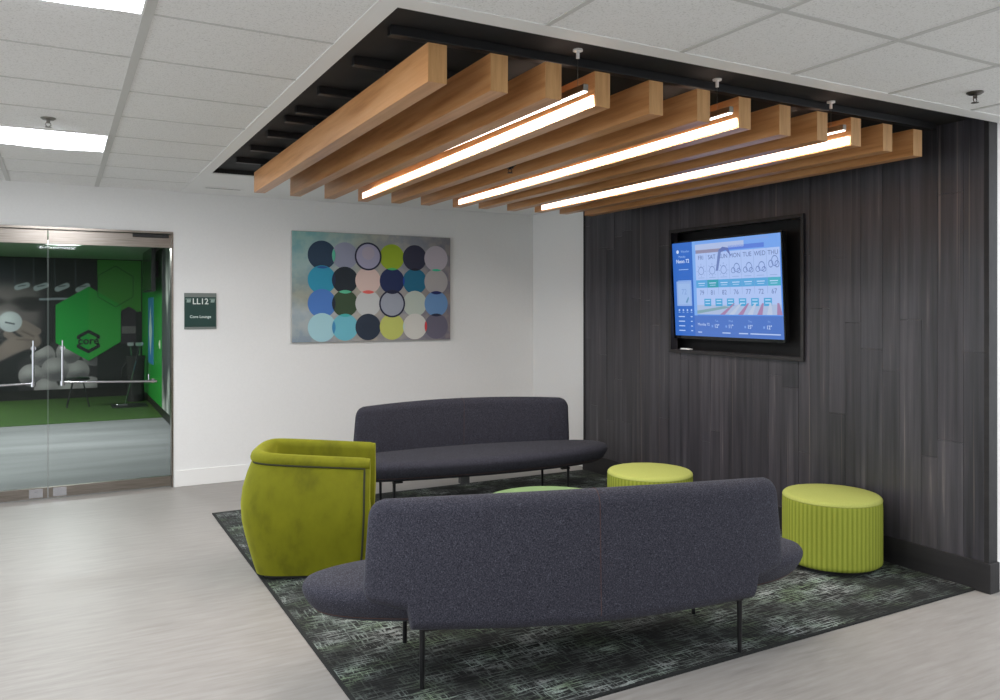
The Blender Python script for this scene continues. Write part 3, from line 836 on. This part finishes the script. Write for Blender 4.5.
# ------------------------------------------------------------------ glass doors
struct('door_header', MB().box(-2.25, DX1, YB-.03, YB+.09, DH-.008, DH+.012).box(DX1-.012, DX1+.004, YB-.006, YB+.112, 0, DH), M['steel'])
DY0, DY1 = YB+.02, YB+.065
DC = -.093
def leaf(nm, x0, x1, s, label):
    # s = +1: hinge at x1 (right leaf), -1: hinge at x0
    d = bpy.data.objects.new(nm, None); C.objects.link(d); d.location = ((x0+x1)/2, YB+.04, 0); d['kind'] = 'structure'; d['label'] = label
    cx = (x0+x1)/2; hw = (x1-x0)/2
    MB().box(-hw, hw, -.006, .006, .103, 2.252).build('glass_pane', M['glass'], d)
    MB().box(-hw, hw, -.022, .022, .012, .105).build('bottom_rail', M['steel'], d, bevel=.002)
    MB().box(-hw, hw, -.022, .022, 2.25, DH-.010).build('top_rail', M['steel'], d, bevel=.002)
    e = -s*hw
    MB().box(e-.0015, e+.0015, -.007, .007, .105, 2.25).build('glass_edge', M['glass_edge'], d)
    q = e+s*.09
    MB().box(min(q-.055*s, q+.05*s), max(q-.055*s, q+.05*s), -.026, -.020, .022, .098).cyl((q, -.026, .06), (q, -.032, .06), .014, n=16).build('floor_lock', M['chrome'], d)
    hx = e+s*.108
    h = MB(); r = .011
    h.tube([(hx, -.065, 1.345), (hx, -.065, 1.02)], r, 12)
    h.tube([(hx, -.065, 1.03), (hx+s*.77, -.065, 1.005)], r, 12)
    h.cyl((hx, -.065, 1.0), (hx, -.065, 1.04), .020, n=14)
    ho = h.build('pull_handle', M['chrome'], d, smooth=True)
    st = MB()
    for px, pz in ((hx, 1.33), (hx, 1.02), (hx+s*.74, 1.006)): st.cyl((px, -.066, pz), (px, -.005, pz), .010, n=12).cyl((px, -.012, pz), (px, -.005, pz), .022, n=16)
    st.cyl((hx+s*.70, -.065, 1.006), (hx+s*.70, -.065, 1.075), .006, n=8).cyl((hx, -.065, 1.34), (hx, -.065, 1.40), .006, n=8)
    st.build('standoff', M['chrome'], ho, smooth=True)
    if s > 0: MB().box(hw-.33, hw-.02, -.040, -.022, DH-.045, DH-.012).build('door_closer', M['black'], d, bevel=.004)
    return d
leaf('door_1', DC+.004, DX1-.014, 1, 'right glass door leaf with steel rails and angled pull bar')
leaf('door_2', -1.12, DC-.004, -1, 'left glass door leaf with steel rails and angled pull bar')
wn = MB().box(-2.24, -1.128, YB+.034, YB+.046, .105, DH-.13)
struct('window_1', wn, M['glass'])
struct('window_frame', MB().box(-2.25, -1.128, YB+.018, YB+.062, 0, .105).box(-2.25, -1.128, YB+.018, YB+.062, DH-.135, DH-.01), M['steel'])

# ------------------------------------------------------------------ golf lounge behind the glass
LX0, LX1, LY1, LZ = -4.5, 1.40, 17.0, 2.62
M['lounge_floor'] = noisy('lounge_floor', lin(112, 112, 114), lin(130, 130, 132), 1.0, (.35, 2.2, 1), rough=.8, detail=2)
M['turf'] = noisy('turf', lin(36, 64, 16), lin(60, 96, 26), 14, (1, 1, 1), rough=.95, bstr=.4)
M['lounge_green'] = plain('lounge_green', lin(26, 148, 50), .6)
struct('floor_lounge', MB().box(LX0, LX1+.1, YB+.05, LY1+.1, -.1, 0), M['lounge_floor'])
struct('turf_lounge', MB().box(LX0, LX1, 13.35, LY1, 0, .006), M['turf'], 'artificial green turf strip at the back of the golf lounge')
struct('ceiling_lounge', MB().box(LX0, LX1+.1, YB+.11, LY1+.1, LZ, LZ+.1), flat(150, 168, 150))
struct('wall_lounge_back', MB().box(LX0, LX1+.1, LY1, LY1+.1, 0, LZ), M['matte_black'])
struct('wall_lounge_right', MB().box(LX1, LX1+.1, YB+.11, LY1, 0, LZ), M['lounge_green'])
struct('wall_lounge_left', MB().box(LX0-.1, LX0, YB+.11, LY1, 0, LZ), M['lounge_green'])
struct('baseboard_lounge', MB().box(LX1-.012, LX1, YB+.12, LY1-.01, 0, .12), M['black'])

# printed mural on the far wall: vertex-coloured photographic print plus crisp green hexagons
MX0, MX1, MZ0, MZ1 = -2.2, .62, .18, 2.60
t = thing('wall_mural', 'golf themed wall mural with green hexagons behind the glass doors', 'mural', (0, LY1, 0))
NXg, NZg = 220, 190
def ss(a, b, x_): x_ = max(0, min(1, (x_-a)/(b-a))); return x_*x_*(3-2*x_)
def ell(x_, z, cx, cz, rx, rz, soft=.15): return 1-ss(1-soft, 1+soft, math.hypot((x_-cx)/rx, (z-cz)/rz))
def capsule(x_, z, ax, az, bx, bz, r, soft=.25):
    dx, dz = bx-ax, bz-az; L2 = dx*dx+dz*dz; q = max(0, min(1, ((x_-ax)*dx+(z-az)*dz)/L2))
    return 1-ss(1-soft, 1+soft, math.hypot(x_-ax-q*dx, z-az-q*dz)/r)
balls = [(-.46, .46, .205), (.28, .51, .21), (-.275, .82, .20), (.143, .86, .21), (.56, .80, .2), (-.22, .20, .2), (.16, .16, .2), (.5, .2, .2), (-.08, .55, .225)]
def print_col(x_, z):
    c_ = [18, 18, 24]
    def over(col, a):
        for i_ in range(3): c_[i_] = c_[i_]*(1-a)+col[i_]*a
    xo = x_; x_ = x_+.17
    over((34, 38, 52), ell(x_, z, -.9, 2.45, .7, .35, .9))
    # face, half lit
    over((96, 86, 90), ell(x_, z, -.62, 1.72, .60, .80, .30)*ss(2.22, 1.95, z))
    over((126, 114, 116), ell(x_, z, -.60, 1.98, .42, .16, .9)*.6); over((150, 136, 134), ell(x_, z, -.86, 1.50, .28, .34, .9)*.5); over((122, 108, 110), ell(x_, z, -.34, 1.52, .22, .2, .9)*.5)
    over((26, 23, 26), ell(x_, z, -.32, 1.80, .27, .085, .5)*.9); over((26, 23, 26), ell(x_, z, -.98, 1.80, .26, .085, .5)*.9)
    over((34, 31, 35), ell(x_, z, -.30, 1.69, .17, .06, .6)*.85); over((20, 20, 26), ell(x_, z, -.45, 1.0, .62, .34, .6)*.8)
    over((24, 22, 28), ss(-.26, -.02, x_)*ss(1.2, 1.5, z)*ss(2.2, 2.0, z)*.8)
    # hand holding the ball
    for q in ((-.46, 1.30, -.26, 1.16, .085), (-.40, 1.40, -.20, 1.26, .07), (-.62, 1.00, -.26, 1.08, .13), (-.95, .78, -.5, 1.02, .13), (-.66, 1.22, -.5, 1.08, .07)):
        over((136, 118, 114), capsule(x_, z, *q)*.92)
    over((76, 62, 60), capsule(x_, z, -.44, 1.27, -.25, 1.17, .012, .8)*.6); over((84, 70, 66), capsule(x_, z, -.52, 1.12, -.27, 1.10, .012, .8)*.5)
    over((188, 190, 198), ell(x_, z, -.62, 1.44, .185, .185, .07)); over((226, 228, 234), ell(x_, z, -.67, 1.50, .11, .11, .9)*.7)
    over((60, 64, 76), capsule(x_, z, -.69, 1.43, -.56, 1.40, .014, .5)*.8)
    # row of club heads hanging at the top
    for k, x1 in enumerate((-.42, -.12, .22, .56)):
        over((176, 180, 190), capsule(x_, z, x1-.09, 2.06-.01*k, x1+.06, 2.11, .05, .2)); over((60, 64, 74), capsule(x_, z, x1-.07, 2.085, x1+.04, 2.105, .010, .5)*.7)
        over((62, 66, 78), capsule(x_, z, x1-.13, 2.10, x1-.14, 2.6, .012, .5))
    over((150, 156, 168), capsule(x_, z, -.15, 1.85, .5, 1.87, .02, .3))
    x_ = xo
    # pyramid of balls bottom right
    if x_ > -.67 and z < .72+.36*min(1, (x_+.67)/.6):
        c_[:] = [44, 41, 46]
        for bx, bz, br in balls:
            e_ = ell(x_, z, bx, bz, br, br, .05)
            over((150, 142, 146), e_); over((82, 77, 84), ell(x_, z, bx+.05, bz-.12, br*.9, br*.5, .8)*e_*.8)
            over((190, 184, 186), ell(x_, z, bx-.04, bz+.07, br*.5, br*.45, .9)*e_*.7)
    return c_
g_ = MB(); vs = []; vc_ = []
for j in range(NZg+1):
    for i in range(NXg+1):
        x_ = MX0+(MX1-MX0)*i/NXg; z = MZ0+(MZ1-MZ0)*j/NZg
        vs.append((x_, -.012, z)); vc_.append(lin(*[max(0, c) for c in print_col(x_, z)]))
fs = [(j*(NXg+1)+i, j*(NXg+1)+i+1, (j+1)*(NXg+1)+i+1, (j+1)*(NXg+1)+i) for j in range(NZg) for i in range(NXg)]
g_.add(vs, fs)
m, nt, b = new_mat('printed_photo')
a = nt.nodes.new('ShaderNodeAttribute'); a.attribute_name = 'ink'; nt.links.new(a.outputs['Color'], b.inputs['Base Color']); b.inputs['Roughness'].default_value = .6
pm = g_.build('printed_photo', m, t)
ca = pm.data.color_attributes.new('ink', 'FLOAT_COLOR', 'POINT')
for i, c_ in enumerate(vc_): ca.data[i].color = c_
hx = MB()
def hexa(cx, cz, r, y_, sx=1.0): return [(cx+sx*r*math.sin(q*PI/3), y_, cz+r*math.cos(q*PI/3)) for q in range(6)]
GREEN, GREEN2, DKG = flat(14, 168, 62), flat(70, 150, 54), flat(22, 30, 32)
hx.box(.62, LX1-.02, -.016, -.010, .18, 2.60, flat(20, 24, 26))
hx.poly([(.62, -.020, 1.62), (LX1-.02, -.020, 1.62), (LX1-.02, -.020, 2.60), (.62, -.020, 2.60)], GREEN2)
hx.poly([(1.03, -.024, 1.0), (1.03, -.024, 1.64), (1.16, -.024, 1.72), (1.29, -.024, 1.64), (1.29, -.024, 1.0)], flat(58, 46, 60))
hx.poly([(1.04, -.028, 1.2), (1.28, -.028, 1.2), (1.28, -.028, 1.34), (1.04, -.028, 1.34)], flat(120, 108, 116))
hx.poly(hexa(.475, 1.395, .70, -.032, .90), GREEN)
hx.poly([(.475, -.036, 1.395+.70), (.475+.9*.70*.866, -.036, 1.395+.35), (.475+.9*.70*.866, -.036, 1.395-.35), (.475, -.036, 1.395-.7)][0:4]+[], flat(46, 168, 62))
A = hexa(.93, 2.10, .40, -.042, .9); B = hexa(.93, 2.10, .385, -.042, .9)
for q in range(6): hx.poly([A[q], A[(q+1) % 6], B[(q+1) % 6], B[q]], flat(24, 84, 34))
A = hexa(.47, 1.06, .225, -.042); B = hexa(.47, 1.06, .155, -.042)
for q in range(6):
    if q in (1, 4):                          # the ring is broken where the word passes
        mid = lambda p0, p1, f_: tuple(p0[i_]+(p1[i_]-p0[i_])*f_ for i_ in range(3))
        hx.poly([A[q], mid(A[q], A[(q+1) % 6], .28), mid(B[q], B[(q+1) % 6], .22), B[q]], DKG)
        hx.poly([mid(A[q], A[(q+1) % 6], .72), A[(q+1) % 6], B[(q+1) % 6], mid(B[q], B[(q+1) % 6], .78)], DKG)
    else: hx.poly([A[q], A[(q+1) % 6], B[(q+1) % 6], B[q]], DKG)
add_text(hx, 'core', .20, lambda x_, y_: (.47+x_, -.048, 1.07+y_), DKG, sx=.95, bold=.004)
hx.build('hexagon_graphics', None, t)

# grey photographic print on the near part of the green wall
m, nt, b = new_mat('grey_print')
wv = node(nt, 'ShaderNodeTexWave', Scale=1.1, Distortion=6.0, Detail=3.0); nt.links.new(mapped(nt, (1, 1, .6)), wv.inputs['Vector'])
nt.links.new(ramp(nt, wv.outputs[1], [(.2, lin(60, 62, 66)), (.5, lin(130, 132, 130)), (.8, lin(190, 190, 186))]), b.inputs['Base Color'])
o = MB().box(LX1-.008, LX1-.001, 8.25, 13.5, .13, LZ-.01).build('wall_print', m)
tag(o, 'grey printed panel on the lounge side wall just behind the door frame', 'wall print')
# things in the lounge
o = thing('wall_television', 'dark television tilted on the green lounge wall behind the glass', 'television', (LX1, 14.2, 1.95))
MB().box(-.16, -.10, -.75, .75, 0, .72).build('casing', M['black'], o, bevel=.006)
MB().box(-.164, -.159, -.72, .72, .03, .69).build('screen', flat(16, 20, 24, .2), o)
MB().box(-.10, 0, -.1, .1, .25, .5).build('wall_bracket', M['black'], o)
o = thing('wall_banner', 'tall blue banner with white lettering on the green lounge wall', 'banner', (LX1, 15.25, .72))
MB().box(-.012, -.001, -.42, .42, 0, 1.15).build('banner_panel', flat(40, 132, 190), o)
bp_ = MB()
bp_.poly([(-.0128, .0, .12), (-.0128, .26, .56), (-.0128, .0, 1.02), (-.0128, -.26, .56)], flat(206, 226, 226))
bp_.build('white_emblem', None, o)
o = thing('golf_bag', 'black golf bag standing on the turf by the green wall', 'golf bag', (1.20, 15.9, .006))
MB().lathe([(.13, 0), (.15, .02), (.14, .3), (.15, .7), (.165, .80), (.16, .82), (.13, .80)], 32).build('bag_body', M['matte_black'], o, smooth=True)
MB().box(-.08, .08, -.17, -.13, .12, .42).build('pocket', M['black'], o, bevel=.015)
MB().tube([(-.15, -.02, .70), (-.22, -.04, .60), (-.23, -.04, .45), (-.15, -.02, .28)], .018, 8).build('strap', M['black'], o, smooth=True)
hd = MB()
for k, (dx, dy) in enumerate(((-.06, .02), (.03, -.05), (.06, .05))):
    hd.cyl((dx*.5, dy*.5, .3), (dx*1.4, dy*1.4, 1.02), .006, n=8).box(dx*1.4-.05, dx*1.4+.05, dy*1.4-.015, dy*1.4+.02, 1.0, 1.06)
hd.build('club', M['chrome'], o)
o = thing('putter', 'silver golf putter leaning on the black golf bag', 'golf club', (.98, 15.2, .012))
MB().cyl((0, 0, .02), (.20, .36, .74), .007, n=8).build('shaft', M['chrome'], o, smooth=True)
MB().cyl((.20, .36, .74), (.26, .47, .98), .014, n=10).build('grip', M['black'], o, smooth=True)
MB().box(-.13, .04, -.035, .02, 0, .03).build('club_head', M['chrome'], o, bevel=.006)
o = thing('putting_mat', 'black rubber mat on the turf under the silver putter', 'mat', (1.05, 15.2, .006))
MB().box(-.28, .28, -.30, .30, 0, .006).build('mat_body', M['black'], o, bevel=.002)
o = thing('bar_stool', 'stool with thin splayed black legs in front of the golf mural', 'stool', (.27, 15.5, .006))
MB().lathe([(.01, .44), (.17, .45), (.19, .47), (.17, .49), (.01, .50)], 32).build('seat', M['black'], o, smooth=True)
for q in range(4):
    a_ = PI/4+q*PI/2; MB().cyl((.10*math.cos(a_), .10*math.sin(a_), .45), (.24*math.cos(a_), .24*math.sin(a_), 0), .011, n=8).build('leg', M['black'], o, smooth=True)
o = thing('light_switch', 'pale switch plate on the green lounge wall near the blue banner', 'switch', (LX1, 13.85, 1.10))
MB().box(-.009, 0, -.06, .06, -.06, .07).build('faceplate', flat(206, 214, 190), o, bevel=.002)
MB().box(-.016, -.008, -.015, .015, -.02, .03).build('toggle', flat(220, 224, 210), o)
for k, (lx, ly, nm) in enumerate(((.04, 11.7, 'curved lounge ceiling light seen through the top of the glass doors'), (-2.4, 9.8, 'added unseen curved lounge ceiling light close to the left glass wall'), (-2.2, 15.0, 'added unseen curved lounge ceiling light above the green turf'))):  # second and third are out of view, added to light the lounge
    o = thing('lounge_light', nm, 'ceiling light', (lx, ly, LZ), 0, 'curved lights on the lounge ceiling')
    MB().lathe([(.10, 0), (.10, -.02), (.04, -.03)], 24).build('canopy', M['white_trim'], o, smooth=True)
    MB().tube([(.24*math.cos(q*2*PI/24), .24*math.sin(q*2*PI/24), -.10) for q in range(25)], .014, 8).build('glowing_ring', plain('ring_glow', lin(255, 255, 250), .5, 0, lin(250, 255, 245), 6) if k == 0 else M['ring'], o, smooth=True)
    if k == 0: M['ring'] = bpy.data.materials['ring_glow']
    for q in range(3): MB().cyl((.05*math.cos(q*2.09), .05*math.sin(q*2.09), -.01), (.24*math.cos(q*2.09), .24*math.sin(q*2.09), -.10), .003, n=6).build('support_rod', M['nickel'], o)
    ld = bpy.data.lights.new('ring_light', 'AREA'); ld.shape = 'DISK'; ld.size = .48; ld.energy = LOUNGE_WATTS
    lo = bpy.data.objects.new('ring_light', ld); C.objects.link(lo); lo.parent = o; lo.location = (0, 0, -.13)
